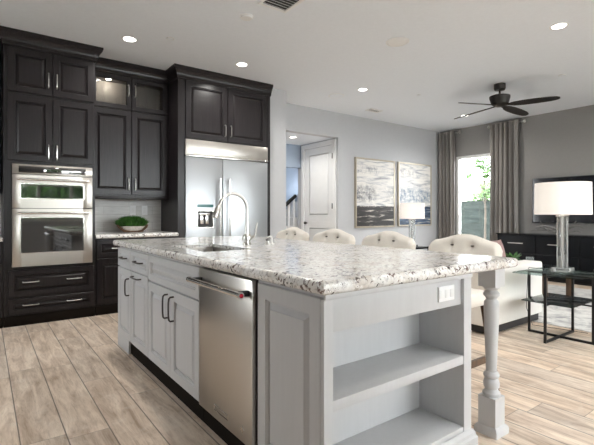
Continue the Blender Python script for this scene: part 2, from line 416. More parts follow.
def window(name, axis, p, a0, a1, z0, z1, na, nz, label, fr=.05, mun=.03):
    """frame and muntins as parts; each pane a part"""
    cx, cy = ((p, (a0+a1)/2) if axis == 'x' else ((a0+a1)/2, p))
    r = thing(name, label, 'window', (cx, cy, z0)); r['kind'] = 'structure'
    bx = (lambda m, a, b, c, d, t: m.box(p-t, p+t, a, b, c, d, .004)) if axis == 'x' else (lambda m, a, b, c, d, t: m.box(a, b, p-t, p+t, c, d, .004))
    m = MB()
    bx(m, a0, a0+fr, z0, z1, .05); bx(m, a1-fr, a1, z0, z1, .05); bx(m, a0+fr, a1-fr, z0, z0+fr, .05); bx(m, a0+fr, a1-fr, z1-fr, z1, .05)
    m.build('window_frame', WHITE, r)
    m = MB()
    for i in range(1, na):
        a = a0 + (a1-a0)*i/na; bx(m, a-mun/2, a+mun/2, z0+fr, z1-fr, .02)
    for z in nz: bx(m, a0+fr, a1-fr, z-mun/2, z+mun/2, .018)
    if na > 1 or nz: m.build('muntin', WHITE, r)
    m = MB(); bx(m, a0+fr, a1-fr, z0+fr, z1-fr, .003); m.build('pane', PANE, r, smooth=0)
    return r
window('window_1', 'x', RIGHT+.06, WY0, WY1, WZ0, WZ1, 1, [], 'tall living room window between the two taupe curtains', .055)
window('window_2', 'y', YF-.06, FX0, FX1, FZ0, FZ1, 6, [1.95], 'wide white-framed window behind the camera', .07, .07)
window('window_fill_front', 'y', YF-.06, GX0, GX1, 0.005, GZ1, 2, [], 'added unseen glass door behind the camera, brings in daylight on the living room side', .07, .09)  # unseen door, added to brighten the refrigerator and the island end

window('window_fill_left', 'x', XL-.06, LY0, LY1, LZ0, LZ1, 2, [], 'added unseen window to the left of the camera, lights the kitchen side', .07, .07)  # unseen window, added to light the island's left face and the floor
# hall door in its casing
d = thing('door_1', 'closed white two-panel door in the hallway', 'door', (5.27, 6.41, 0)); d['kind'] = 'structure'
m = MB()
m.box(5.245, 5.275, 5.885, 5.975, 0, 2.545, .004).box(5.245, 5.275, 6.845, 6.935, 0, 2.545, .004).box(5.245, 5.275, 5.975, 6.845, 2.455, 2.545, .004)
m.build('casing', WHITE, d)
m = MB().box(5.285, 5.32, 5.98, 6.84, .005, 2.45)
m.panel(FW(5.285, 5.98, 1.0), .86, 1.45, .012, .125, 'raised').panel(FW(5.285, 5.98, .005), .86, .995, .012, .125, 'raised')
m.build('door_leaf', WHITE, d)
m = MB().cyl((5.272, 6.77, .97), (5.245, 6.77, .97), .012).lathe([(.001, -.03), (.022, -.024), (.03, 0), (.022, .024), (.001, .03)], (5.225, 6.77, .97), 20)
m.build('knob', BRZ, d)
for z in (.3, 1.30, 2.24):
    B(5.236, 5.2445, 5.955, 5.975, z-.05, z+.05, .002).build('hinge', BRZ, d)
m = B(5.27, RIGHT, BACK-.016, BACK, 0, .13, .004).box(5.254, 5.27, BACK, 5.885, 0, .13, .004)
struct('baseboard_back', m, WHITE, 'white baseboard along the gallery wall', 'baseboard')
struct('baseboard_right', B(RIGHT-.016, RIGHT, YF, BACK-.016, 0, .13, .004), WHITE, 'white baseboard under the television wall', 'baseboard')
struct('baseboard_stub', MB().sweep([(3.372, 5.27), (3.70, 5.27), (3.70, 5.83)], [(0, 0), (.016, 0), (.016, .12), (.008, .13), (0, .13)]), WHITE, 'white baseboard around the narrow wall end', 'baseboard')

# stair railing in the hall
st = thing('staircase', 'staircase seen through the hallway opening left of the white door', 'stairs', (4.6, 7.5, 0)); st['kind'] = 'structure'
m = MB()
for i in range(9): m.box(3.9+.27*i, 6.3, 7.2, 8.19, .18*i, .18*(i+1)-.002)
m.build('steps', WHITE, st)
r = thing('stair_railing', 'black sloping handrail on white balusters in the hallway', 'railing', (4.6, 7.14, 0))
zr = lambda x: 1.225 + .77*(x-4.86)
m = MB(); F = V((.792, 0, .61)); p0 = V((4.0, 7.14, zr(4.0))); p1 = V((5.26, 7.14, zr(5.26)))
n_ = V((-.61, 0, .792)); ring = lambda o: [o + UY*a + n_*b for a, b in ((-.03, -.025), (.03, -.025), (.034, .01), (.022, .03), (-.022, .03), (-.034, .01))]
m.loft([ring(p0), ring(p1)]); m.build('handrail', BLACKM, r)
for i in range(10):
    x = 4.04 + .13*i
    B(x-.016, x+.016, 7.125, 7.155, .18*max(0, math.floor((x-3.9)/.27)) if False else .0, zr(x)-.02).build('baluster', WHITE, r)

# ------------------------------------------------------------------ exterior
struct('ground_outside', B(-14, 26, -16, 20, -.25, -.12), GROUND, 'pale patio ground outside the windows', 'ground', smooth=0)
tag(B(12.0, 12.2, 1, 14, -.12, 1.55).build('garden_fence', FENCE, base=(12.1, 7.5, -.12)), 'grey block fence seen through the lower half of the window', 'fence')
def tree(name, x, y, h, crown, n, label, seed, low=.4, cat='tree', grp=None, size=.10, box=None):
    rg = random.Random(seed)
    r = thing(name, label, cat, (x, y, -.12), grp)
    m = MB().tube([(x, y, -.12), (x+.05, y, h*.4), (x, y+.05, h*.85)], [.09*crown, .06*crown, .025*crown], 8)
    for k in range(6):
        a = rg.uniform(0, 2*PI); z = h*rg.uniform(.4, .7)
        m.tube([(x, y, z), (x+crown*.7*math.cos(a), y+crown*.7*math.sin(a), z+h*.15)], [.03*crown, .01*crown], 6)
    m.build('trunk', BARK, r)
    b = bmesh.new(); clumps = [(rg.gauss(0, .5)*crown, rg.gauss(0, .5)*crown, h*(low + (1-low)*rg.random())) for _ in range(26)]
    for i in range(n):
        c = rg.choice(clumps)
        p = V((x+c[0]+rg.gauss(0, .16)*crown, y+c[1]+rg.gauss(0, .16)*crown, c[2]+rg.gauss(0, .12)*crown))
        if box: p = V((x+rg.uniform(-1, 1)*box[0], y+rg.uniform(-1, 1)*box[1], rg.uniform(box[2], box[3])))
        a = V((rg.gauss(0, 1), rg.gauss(0, 1), rg.gauss(0, 1))).normalized(); bb = a.orthogonal().normalized()
        s_ = size*rg.uniform(.6, 1.3)
        b.faces.new([b.verts.new(p + q) for q in (a*s_, bb*s_*.4, -a*s_, -bb*s_*.4)])
    mm = MB(); mm._merge(b); mm.build('foliage', GREEN2, r, smooth=0)
tree('garden_tree', 11.2, 6.35, 3.1, .42, 1100, 'slender leafy tree in front of the fence outside the window', 3, .52, size=.075)
tree('garden_shrub', 13.6, 7.6, 2.1, .9, 1300, 'low leafy shrub showing just above the fence outside the window', 8, .45, 'shrub', size=.10)
hs_ = thing('neighbour_house', 'pale neighbouring house beyond the fence outside the window', 'house', (22, 13, -.12))
B(19, 25, 6, 22, -.12, 2.2).build('house_wall', HOUSE, hs_, smooth=0)
MB().loft([[V((18.5, 5.5, 2.2)), V((25.5, 5.5, 2.2)), V((22, 5.5, 3.0))], [V((18.5, 22.5, 2.2)), V((25.5, 22.5, 2.2)), V((22, 22.5, 3.0))]]).build('roof', ROOFT, hs_, smooth=0)
HEDGE = 'trees behind the camera'
tree('garden_tree', 1.85, -5.0, 3.3, 1.0, 3600, 'dense green tree outside the wide window behind the camera', 21, .05, grp=HEDGE, size=.15, box=(1.05, .5, .25, 3.1))
for i, x in enumerate((-1.6, 5.2, 8.0)):
    tree('hedge_shrub', x, -5.2, 1.9, 1.0, 2200, 'low green shrub outside the windows behind the camera', 30+i, .1, 'shrub', HEDGE, .15, box=(1.1, .45, .1, 1.7))

# ------------------------------------------------------------------ hardware helpers
def bar_pull(F, a, b, vertical, r=.0055, off=.032, arch=0.):
    """a bow pull; F frame on the face, a..b along v (vertical) or u"""
    o, u, v, n = F; d = v if vertical else u
    m = MB(); p, q = o + d*a, o + d*b
    L = b-a
    pts = [p - n*.001, p + n*off*.7, p + d*L*.06 + n*off*.95]
    for k in range(1, 6): pts.append(p + d*L*(.06 + .88*k/6) + n*(off + arch*math.sin(PI*k/6)))
    pts += [q - d*L*.06 + n*off*.95, q + n*off*.7, q - n*.001]
    m.tube(pts, r, 8)
    return m
def door_part(th, F, w, h, mat, frame=.06, kind='raised', t=.02, pull=None, pm=None, name='door', arch=.002, r=.0055):
    d = MB().panel(F, w, h, t, frame, kind).build(name, mat, th, smooth=0)
    for (u0, v0, L, vert) in (pull or []):
        o, u, v, n = F
        FF = (o + u*u0 + v*v0 + n*t, u, v, n)
        bar_pull(FF, 0, L, vert, r=r, arch=arch).build('handle', pm, d)
    return d
CROWN = [(0, 2.865), (.010, 2.865), (.014, 2.870), (.014, 2.888), (.020, 2.894), (.020, 2.904), (.026, 2.908), (.030, 2.928), (.042, 2.952), (.056, 2.966), (.056, 2.974), (.066, 2.980), (.066, 2.992), (.072, 2.996), (.072, CEIL-.001), (0, CEIL-.001)]

# ------------------------------------------------------------------ tall oven cabinet
FY = 5.205             # carcass face of the deep cabinets, doors stand 2 cm proud
oc = thing('oven_cabinet', 'tall espresso cabinet that surrounds the two stacked ovens', 'cabinet', (.605, 5.52, 0))
m = MB().box(.165, .232, FY, BACK-.005, .0, 2.87).box(.987, 1.017, FY, BACK-.005, .0, 2.87)
m.box(.232, .987, FY, BACK-.005, 1.672, 2.87).box(.232, .987, FY, BACK-.005, 0, .602).box(.232, .987, BACK-.03, BACK-.005, .602, 1.672)
m.build('carcass', ESP, oc, smooth=0)
MB().sweep([(.165, 5.52), (.165, FY-.01), (1.017, FY-.01), (1.017, 5.51)], CROWN).build('crown_molding', ESP, oc, smooth=0)
for i, (x0, x1) in enumerate(((.198, .593), (.601, 1.0))):
    pu = x1-x0-.035 if i == 0 else .035
    door_part(oc, FS(x0, FY, 2.405), x1-x0, .455, ESP, pull=[(pu, .085, .15, True)], pm=NICK)
    door_part(oc, FS(x0, FY, 1.70), x1-x0, .675, ESP, pull=[(pu, .03, .15, True)], pm=NICK)
door_part(oc, FS(.205, FY, .302), .795, .268, ESP, .05, pull=[(.125, .145, .14, False), (.53, .145, .14, False)], pm=NICK, name='drawer')
door_part(oc, FS(.205, FY, .125), .795, .152, ESP, .04, pull=[(.125, .085, .14, False), (.53, .085, .14, False)], pm=NICK, name='drawer')
B(.168, 1.014, 5.192, FY, 0, .105, .003).build('toe_kick', TOE, oc)

# double wall oven
ov = thing('wall_oven', 'stainless double wall oven built into the tall espresso cabinet', 'oven', (.61, 5.4, .607))
B(.238, .981, 5.20, 5.70, .609, 1.665).build('body', BLACKP, ov, smooth=0)
p = B(.236, .983, 5.168, 5.20, 1.562, 1.665, .003).build('control_panel', STEELV, ov)
B(.292, .915, 5.165, 5.171, 1.578, 1.646, .001).build('display', BLACKGL, p)
def oven_door(z0, z1, wz0, wz1, hz):
    mm = MB()
    x0, x1, a0, a1 = .236, .983, .313, .89
    mm.box(x0, a0, 5.165, 5.20, z0, z1, .003).box(a1, x1, 5.165, 5.20, z0, z1, .003).box(a0, a1, 5.165, 5.20, z0, wz0, .0).box(a0, a1, 5.165, 5.20, wz1, z1, .0)
    dd = mm.build('oven_door', STEELV, ov)
    B(a0+.001, a1-.001, 5.170, 5.19, wz0+.001, wz1-.001).build('oven_window', BLACKGL, dd, smooth=0)
    mm = MB().frame(FS(a0-.012, 5.166, wz0-.012), a1-a0+.024, wz1-wz0+.024, .006, .014); mm.build('window_trim', STEELT, dd)
    mm = MB().tube([(.278, 5.12, hz), (.94, 5.12, hz)], .0125, 14)
    for x in (.30, .918): mm.cyl((x, 5.12, hz), (x, 5.167, hz), .009, n=10)
    mm.build('handle', STEELT, dd)
oven_door(1.212, 1.556, 1.318, 1.458, 1.507)
oven_door(.609, 1.206, .752, 1.108, 1.160)

# ------------------------------------------------------------------ glass-topped wall cabinet
UF = 5.53
def wall_cabinet(x0, x1, label, doors=True):
    c = thing('wall_cabinet', label, 'cabinet', ((x0+x1)/2, 5.68, 1.37))
    T = .02; mid = (x0+x1)/2
    m = MB().box(x0, x0+T, UF, BACK-.004, 1.37, 2.87).box(x1-T, x1, UF, BACK-.004, 1.37, 2.87).box(x0+T, x1-T, UF, BACK-.004, 2.85, 2.87)
    m.box(x0+T, x1-T, UF, BACK-.004, 2.43, 2.45).box(x0+T, x1-T, UF, BACK-.004, 1.37, 1.40).box(x0+T, x1-T, BACK-.02, BACK-.004, 1.40, 2.85)
    m.box(mid-.01, mid+.01, UF, UF+.03, 1.40, 2.85)
    m.build('carcass', ESP, c, smooth=0)
    MB().sweep([(x0, UF-.01), (x1, UF-.01)], CROWN).build('crown_molding', ESP, c, smooth=0)
    MB().box(x0, x1, UF-.02, UF+.0, 1.335, 1.372, .004).build('light_rail', ESP, c)
    B(x0+T+.001, x1-T-.001, BACK-.026, BACK-.021, 2.452, 2.848).build('interior_panel', INNER, c, smooth=0)
    for i, (a, b) in enumerate(((x0+.012, mid-.004), (mid+.004, x1-.025))):
        pu = b-a-.036 if i == 0 else .036
        F = FS(a, UF, 2.452)
        d = MB().frame(F, b-a, .408, .02, .058).build('door', ESP, c)
        B(a+.055, b-.055, UF+.006, UF+.010, 2.505, 2.805).build('glass_pane', CABGL, d, smooth=0)
        bar_pull(FS(a+pu, UF-.02, 2.452), .17, .31, True, arch=.006).build('handle', NICK, d)
        door_part(c, FS(a, UF, 1.392), b-a, 1.04, ESP, pull=[(pu, .055, .15, True)], pm=NICK)
        pk = MB().lathe([(.001, 2.838), (.03, 2.838), (.032, 2.8495), (.001, 2.8495)], ((a+b)/2, UF+.14, 0), 16).build('puck_light', PUCK if i == 0 else STEELT, c)
        if i == 0:
            l = bpy.data.lights.new('puck_light_beam', 'POINT'); l.energy = 2.0; l.color = (1, .9, .74); l.shadow_soft_size = .025
            o = bpy.data.objects.new('puck_light_beam', l); COL.objects.link(o); o.location = ((a+b)/2, UF+.14, 2.80)
    return c
wall_cabinet(1.022, 1.976, 'wall cabinet with lit glass doors between the ovens and the refrigerator')
wc = thing('wall_cabinet', 'dark wall cabinet cut off at the left edge, left of the oven cabinet', 'cabinet', (-.35, 5.68, 1.37))
B(-.85, .16, UF, BACK-.004, 1.37, 2.87).build('carcass', ESP, wc, smooth=0)
MB().sweep([(-.85, UF-.01), (.16, UF-.01)], CROWN).build('crown_molding', ESP, wc, smooth=0)
for a, b, q in ((-.84, -.35, .45), (-.345, .145, .035)):
    door_part(wc, FS(a, UF, 2.452), b-a, .408, ESP, pull=[(q, .17, .14, True)], pm=NICK)
    door_part(wc, FS(a, UF, 1.392), b-a, 1.04, ESP, pull=[(q, .055, .15, True)], pm=NICK)

# base cabinets and counters on the back wall
def base_cabinet(x0, x1, cols, label):
    c = thing('base_cabinet', label, 'cabinet', ((x0+x1)/2, 5.5, 0))
    B(x0, x1, 5.215, BACK-.004, 0, .868).build('carcass', ESP, c, smooth=0)
    for a, b in cols:
        door_part(c, FS(a, 5.215, .655), b-a, .195, ESP, .045, pull=[((b-a)/2-.075, .10, .15, False)], pm=NICK, name='drawer')
        door_part(c, FS(a, 5.215, .12), b-a, .52, ESP, pull=[(b-a-.04, .34, .13, True)], pm=NICK)
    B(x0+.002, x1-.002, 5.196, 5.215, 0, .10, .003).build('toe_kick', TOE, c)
base_cabinet(1.02, 1.976, [(1.035, 1.51), (1.52, 1.965)], 'espresso base cabinet under the grass planter counter')
base_cabinet(-.85, .162, [(-.84, -.35), (-.34, .152)], 'espresso base cabinet at the left edge beside the ovens')
def slab(m, x0, x1, y0, y1, z0, z1, r=.018):
    k = 6; prof = []
    for i in range(k+1):
        a = -PI/2 + PI*i/k; prof.append((r*(1-math.cos(a)), (z0+z1)/2 + (z1-z0)/2*math.sin(a)))
    prof = [(r+.006, z0)] + prof + [(r+.006, z1)]
    rings = [[V((x0+i, y0+i, z)), V((x1-i, y0+i, z)), V((x1-i, y1-i, z)), V((x0+i, y1-i, z))] for i, z in prof]
    return m.loft(rings)
tag(slab(MB(), 1.020, 1.977, 5.165, BACK-.003, .870, .918).build('countertop', GRAN, base=(1.52, 5.5, .87)), 'speckled granite counter under the grass planter', 'countertop')
tag(slab(MB(), -.85, .163, 5.165, BACK-.003, .870, .918).build('countertop', GRAN, base=(-.35, 5.5, .87)), 'speckled granite counter at the left edge beside the ovens', 'countertop')
struct('wall_tile_right', B(1.020, 1.977, BACK-.010, BACK-.0005, .919, 1.37), TILE, 'grey stacked tile backsplash behind the grass planter', 'backsplash', smooth=0)
struct('wall_tile_left', B(-.85, .163, BACK-.010, BACK-.0005, .919, 1.37), TILE, 'grey tile backsplash at the left edge', 'backsplash', smooth=0)
def outlet(x0, x1, z0, z1, y, label, gangs, face='S', group=None):
    r = thing('wall_outlet', label, 'outlet', ((x0+x1)/2, y, z0), group)
    B(x0, x1, y-.006, y, z0, z1, .002).build('cover_plate', PLASTIC, r)
    w = (x1-x0)/gangs
    for g in range(gangs):
        cx = x0 + w*(g+.5)
        B(cx-min(.017, w*.36), cx+min(.017, w*.36), y-.008, y-.006, z0+(z1-z0)*.22, z1-(z1-z0)*.22, .001).build('socket_face', WHITE, r)
outlet(1.562, 1.636, 1.137, 1.262, BACK-.0105, 'left white outlet on the tiles above the grass planter', 1)
outlet(1.715, 1.790, 1.137, 1.262, BACK-.0105, 'right white outlet on the tiles above the grass planter', 1)

# planter with grass
pl = thing('grass_planter', 'low ceramic bowl of bright green grass on the back counter', 'planter', (1.50, 5.50, .9195))
def ell(a, b, z, n=28): return [V((1.50+a*math.cos(2*PI*i/n), 5.50+b*math.sin(2*PI*i/n), z)) for i in range(n)]
MB().loft([ell(.085, .06, .920), ell(.105, .07, .930), ell(.150, .095, .978), ell(.162, .102, .998), ell(.152, .092, .998), ell(.135, .08, .98)]).build('bowl', BOWLM, pl)
m = MB()
for sgn in (-1, 1):
    m.tube([(1.50+sgn*.182, 5.47, 1.012), (1.50+sgn*.165, 5.455, .990), (1.50+sgn*.108, 5.43, .940), (1.50+sgn*.05, 5.40, .9345)], [.012, .016, .015, .011], 8)
m.tube([(1.45, 5.40, .9345), (1.55, 5.40, .9345)], .008, 8)
m.build('bowl_stand', WALN, pl)
b = bmesh.new(); rg = random.Random(5)
for i in range(3000):
    a = rg.uniform(0, 2*PI); q = math.sqrt(rg.random())
    x, y = 1.50+.150*q*math.cos(a), 5.50+.09*q*math.sin(a)
    hh = (.148*(1-.50*q**3))*rg.uniform(.78, 1.08); lean = V((math.cos(a)*q*.055+rg.gauss(0, .014), math.sin(a)*q*.04+rg.gauss(0, .014), hh))
    p = V((x, y, .985)); s_ = V((rg.gauss(0, 1), rg.gauss(0, 1), 0)).normalized()*.004
    mid = p + lean*.55 + V((0, 0, hh*.08))
    v1, v2, v3, v4, v5 = [b.verts.new(k) for k in (p-s_, p+s_, mid+s_*.9, p+lean, mid-s_*.9)]
    b.faces.new((v1, v2, v3, v5)); b.faces.new((v5, v3, v4))
m = MB(); m._merge(b); g = m.build('grass', GREEN, pl, smooth=0); g['kind'] = 'stuff'

# ------------------------------------------------------------------ refrigerator and its surround
fc = thing('refrigerator_cabinet', 'tall espresso surround with two doors above the refrigerator', 'cabinet', (2.69, 5.5, 0))
m = MB().box(2.0, 2.088, FY-.005, BACK-.004, 0, 2.87).box(3.335, 3.388, FY-.005, BACK-.004, 0, 2.87).box(2.088, 3.335, FY, BACK-.004, 2.118, 2.87)
m.build('carcass', ESP, fc, smooth=0)
MB().sweep([(2.0, 5.51), (2.0, FY-.01), (3.392, FY-.01)], CROWN).build('crown_molding', ESP, fc, smooth=0)
door_part(fc, FS(2.10, FY, 2.13), .585, .735, ESP, .065, pull=[(.55, .07, .15, True)], pm=NICK)
door_part(fc, FS(2.70, FY, 2.13), .615, .735, ESP, .065, pull=[(.035, .07, .15, True)], pm=NICK)
rf = thing('refrigerator', 'built-in stainless side-by-side refrigerator with dispenser', 'refrigerator', (2.71, 5.5, 0))
B(2.092, 3.331, 5.215, BACK-.03, .0, 2.112).build('body', BLACKP, rf, smooth=0)
gp = B(2.092, 3.331, 5.175, 5.215, 1.915, 2.110, .004).build('grille_panel', STEELV, rf)
B(2.0895, 3.3335, 5.165, 5.214, 1.893, 1.914, .003).build('trim_strip', STEELT, rf)
fl = B(2.094, 2.612, 5.178, 5.214, .115, 1.889, .004).build('door', STEEL, rf)
fr_ = B(2.618, 3.329, 5.178, 5.214, .115, 1.889, .004).build('door', STEEL, rf)
for x, dd in ((2.555, fl), (2.692, fr_)):
    m = MB().tube([(x, 5.118, .55), (x, 5.118, 1.62)], .013, 12)
    for z in (.60, 1.585): m.box(x-.012, x+.012, 5.118, 5.179, z-.014, z+.014, .003)
    m.build('handle', STEELT, dd)
B(2.25, 2.475, 5.173, 5.180, 1.238, 1.276, .001).build('display', DISPL, fl)
m = MB().frame(FS(2.242, 5.179, .965), .238, .235, .012, .016); m.build('dispenser_frame', STEELT, fl)
B(2.256, 2.466, 5.170, 5.1775, .979, 1.186).build('dispenser_bay', SLOT, fl, smooth=0)
m = MB().box(2.285, 2.335, 5.163, 5.171, 1.02, 1.14, .004).box(2.36, 2.405, 5.163, 5.171, 1.02, 1.14, .004).box(2.27, 2.42, 5.160, 5.171, 1.14, 1.165, .003)
m.build('dispenser_lever', STEELT, fl)
B(2.094, 3.329, 5.20, 5.214, .0, .11).build('kick_plate', BLACKP, rf)

for o in (rf, fc): o.location.x -= .02

# ------------------------------------------------------------------ island
IX = .975             # carcass face on the working side; doors reach to .955
Z0, Z1 = .105, .868
def island_cabinet(name, y0, y1, label, cat='cabinet'):
    c = thing(name, label, cat, ((IX+1.875)/2, (y0+y1)/2, 0))
    a, b = y0+.001, y1-.001
    if name == 'sink_cabinet': MB().box(IX, IX+.02, a, b, Z0, Z1).box(1.48, 1.875, a, b, Z0, Z1).box(IX+.02, 1.48, a, a+.02, Z0, Z1).box(IX+.02, 1.48, b-.02, b, Z0, Z1).box(IX+.02, 1.48, a+.02, b-.02, Z0, Z0+.02).build('carcass', ISL, c, smooth=0)
    else: B(IX, 1.875, a, b, Z0, Z1).build('carcass', ISL, c, smooth=0)
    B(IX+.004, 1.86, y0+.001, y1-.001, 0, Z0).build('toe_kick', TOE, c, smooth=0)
    return c
c = island_cabinet('island_cabinet', 3.53, 3.95, 'grey island cabinet at the far end with a vertical door pull')
door_part(c, FW(IX, 3.538, .70), .40, .155, ISL, .035, pull=[(.11, .082, .14, False)], pm=BRZ, name='drawer')
door_part(c, FW(IX, 3.538, .112), .40, .578, ISL, .055, pull=[(.045, .375, .135, True)], pm=BRZ)
B(.957, IX, 3.60, 3.949, 0, .111, .002).build('foot_panel', ISL, c)
c = island_cabinet('island_cabinet', 3.09, 3.53, 'grey island pull-out cabinet with a horizontal pull below its drawer')
door_part(c, FW(IX, 3.098, .70), .424, .155, ISL, .035, pull=[(.12, .082, .17, False)], pm=BRZ, name='drawer')
door_part(c, FW(IX, 3.098, .112), .424, .578, ISL, .055, pull=[(.16, .545, .19, False)], pm=BRZ, name='pull_out_front')
c = island_cabinet('sink_cabinet', 2.19, 3.09, 'grey two-door sink cabinet left of the dishwasher')
door_part(c, FW(IX, 2.196, .677), .888, .178, ISL, .045, name='false_drawer_front')
door_part(c, FW(IX, 2.644, .112), .440, .553, ISL, .06, pull=[(.042, .37, .15, True)], pm=BRZ)
door_part(c, FW(IX, 2.196, .112), .442, .553, ISL, .06, pull=[(.385, .37, .15, True)], pm=BRZ)
# dishwasher
dw = thing('dishwasher', 'stainless dishwasher in the island with a bar handle', 'dishwasher', (1.25, 1.9, 0))
B(IX, 1.86, 1.603, 2.187, .10, .866).build('body', BLACKP, dw, smooth=0)
fd = B(.950, IX, 1.613, 2.184, .108, .857, .003).build('door', STEELV, dw)
m = MB().tube([(.893, 1.622, .797), (.893, 2.172, .797)], .0135, 16)
m.build('handle', STEELT, fd)
for y in (1.645, 2.15): B(.893, .951, y-.012, y+.012, .785, .809, .003).build('handle_bracket', BLACKP, fd)
MB().cyl((.893, 1.606, .797), (.893, 1.622, .797), .0155, n=18).cyl((.893, 2.172, .797), (.893, 2.188, .797), .0155, n=18).build('handle_end_cap', STEELT, fd)
MB().cyl((.893, 1.6045, .797), (.893, 1.6065, .797), .0095, n=16).build('medallion', RED, fd, label='red medallion on the handle end')
m = MB().frame((V((.950, 1.838, .150)), UY, UZ, -UX), .155, .030, .003, .006); m.build('name_plate', STEELT, fd)
m = MB().loft([[V((.9505, 1.700, .186)), V((.9505, 1.722, .168)), V((.9505, 1.700, .150)), V((.9505, 1.678, .168))], [V((.947, 1.700, .182)), V((.947, 1.718, .168)), V((.947, 1.700, .154)), V((.947, 1.682, .168))]])
m.build('badge', STEELT, fd)
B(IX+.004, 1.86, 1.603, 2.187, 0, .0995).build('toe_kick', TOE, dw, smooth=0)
# bookshelf end unit
bk = thing('island_bookshelf', 'grey open bookshelf unit at the near end of the island', 'bookshelf', (1.415, 1.35, 0))
YB = 1.13
m = MB()
m.box(IX, .997, YB, 1.60, 0, Z1).box(1.815, 1.875, YB, 1.60, 0, Z1)          # side panels with stiles
m.box(.997, 1.815, 1.384, 1.60, 0, Z1)                                      # back block
m.build('carcass', ISL, bk, smooth=0)
B(.997, 1.815, YB+.016, 1.384, .724, Z1, .001).build('top_panel', ISL, bk)
B(.955, 1.875, YB-.008, YB+.004, .848, Z1, .003).build('top_molding', ISL, bk)
B(.955, IX, YB, 1.148, 0.0, Z1-.02).build('corner_stile', ISL, bk)
B(.997, 1.815, YB+.003, 1.384, .444, .484, .002).build('shelf', ISL, bk)
B(.997, 1.815, YB+.003, 1.384, .105, .150, .002).build('bottom_shelf', ISL, bk)
MB().sweep([(.997, 1.60), (.93, 1.60), (.93, 1.60)][:0] + [(.955, YB), (1.875, YB), (1.875, 1.60)], [(0, 0), (.022, 0), (.022, .09), (.016, .098), (.014, .112), (.004, .125), (0, .128)]).build('base_molding', ISL, bk, smooth=0)
B(.997, 1.815, YB+.001, YB+.1, 0, .105).build('plinth', ISL, bk)
MB().panel(FW(IX, 1.150, .112), .425, .74, .02, .062).build('side_panel', ISL, bk, smooth=0)
B(IX+.004, IX+.03, 1.148, 1.60, 0, .105).build('toe_kick', TOE, bk)
outlet(1.632, 1.752, .755, .823, YB+.0155, 'white outlet plate under the counter on the bookshelf end', 3)
# turned corner post
ps = thing('island_post', 'turned grey corner post carrying the countertop overhang', 'post', (2.157, 1.185, 0))
pc = (2.157, 1.185, 0)
def sq(h, z): return [V((pc[0]+a*h, pc[1]+b*h, z)) for a, b in ((-1, -1), (1, -1), (1, 1), (-1, 1))]
MB().loft([sq(.062, 0), sq(.062, .030), sq(.055, .042), sq(.047, .048), sq(.047, .195)]).build('base_block', ISL, ps)
prof = [(.042, .195), (.044, .20), (.044, .213), (.036, .220), (.032, .232), (.039, .243), (.041, .262), (.036, .280), (.030, .286), (.038, .294), (.040, .306), (.035, .316),
        (.026, .322), (.027, .36), (.031, .45), (.035, .54), (.0375, .62), (.038, .665), (.036, .688), (.030, .696), (.025, .702), (.031, .712), (.040, .722), (.040, .734), (.032, .744), (.027, .750), (.036, .756), (.042, .764), (.042, .77)]
MB().lathe(prof, pc, 36).build('turned_shaft', ISL, ps)
MB().loft([sq(.047, .77), sq(.047, .868)]).build('top_block', ISL, ps)
# island countertop with the sink cut out
SX0, SX1, SY0, SY1 = 1.08, 1.42, 2.40, 3.00
m = MB(); r = .016; k = 6; z0, z1 = .870, .920
prof = []
for i in range(k+1):
    a = -PI/2 + PI*i/k; prof.append((r*(1-math.cos(a)), (z0+z1)/2 + (z1-z0)/2*math.sin(a)))
def rect(i, z): return [V((.925+i, 1.095+i, z)), V((2.26-i, 1.095+i, z)), V((2.26-i, 3.99-i, z)), V((.925+i, 3.99-i, z))]
hole = lambda z: [V((SX0, SY0, z)), V((SX1, SY0, z)), V((SX1, SY1, z)), V((SX0, SY1, z))]
big = lambda z: [V((SX0-.03, SY0-.03, z)), V((SX1+.03, SY0-.03, z)), V((SX1+.03, SY1+.03, z)), V((SX0-.03, SY1+.03, z))]
m.loft([rect(r+.006, z0)] + [rect(i, z) for i, z in prof] + [rect(r+.006, z1)] + [hole(z1), hole(z1-.02), big(z1-.02), big(z0)], closed=True)
tag(m.build('island_countertop', GRAN, base=(1.6, 2.5, .87)), 'large pale speckled granite slab on the island', 'countertop')
m = MB()
m.loft([[V((a, b_, .8985)) for a, b_ in ((SX0-.008, SY0-.008), (SX1+.008, SY0-.008), (SX1+.008, SY1+.008), (SX0-.008, SY1+.008))],
        [V((a, b_, .67)) for a, b_ in ((SX0-.008, SY0-.008), (SX1+.008, SY0-.008), (SX1+.008, SY1+.008), (SX0-.008, SY1+.008))],
        [V((a, b_, .675)) for a, b_ in ((SX0+.01, SY0+.01), (SX1-.01, SY0+.01), (SX1-.01, SY1-.01), (SX0+.01, SY1-.01))],
        [V((a, b_, .8985)) for a, b_ in ((SX0, SY0), (SX1, SY0), (SX1, SY1), (SX0, SY1))]], cap=False, closed=True)
m.box(SX0+.005, SX1-.005, SY0+.005, SY1-.005, .670, .676)
tag(m.build('sink', SINKM, base=(1.25, 2.7, .67)), 'undermount stainless sink sunk into the island granite', 'sink')
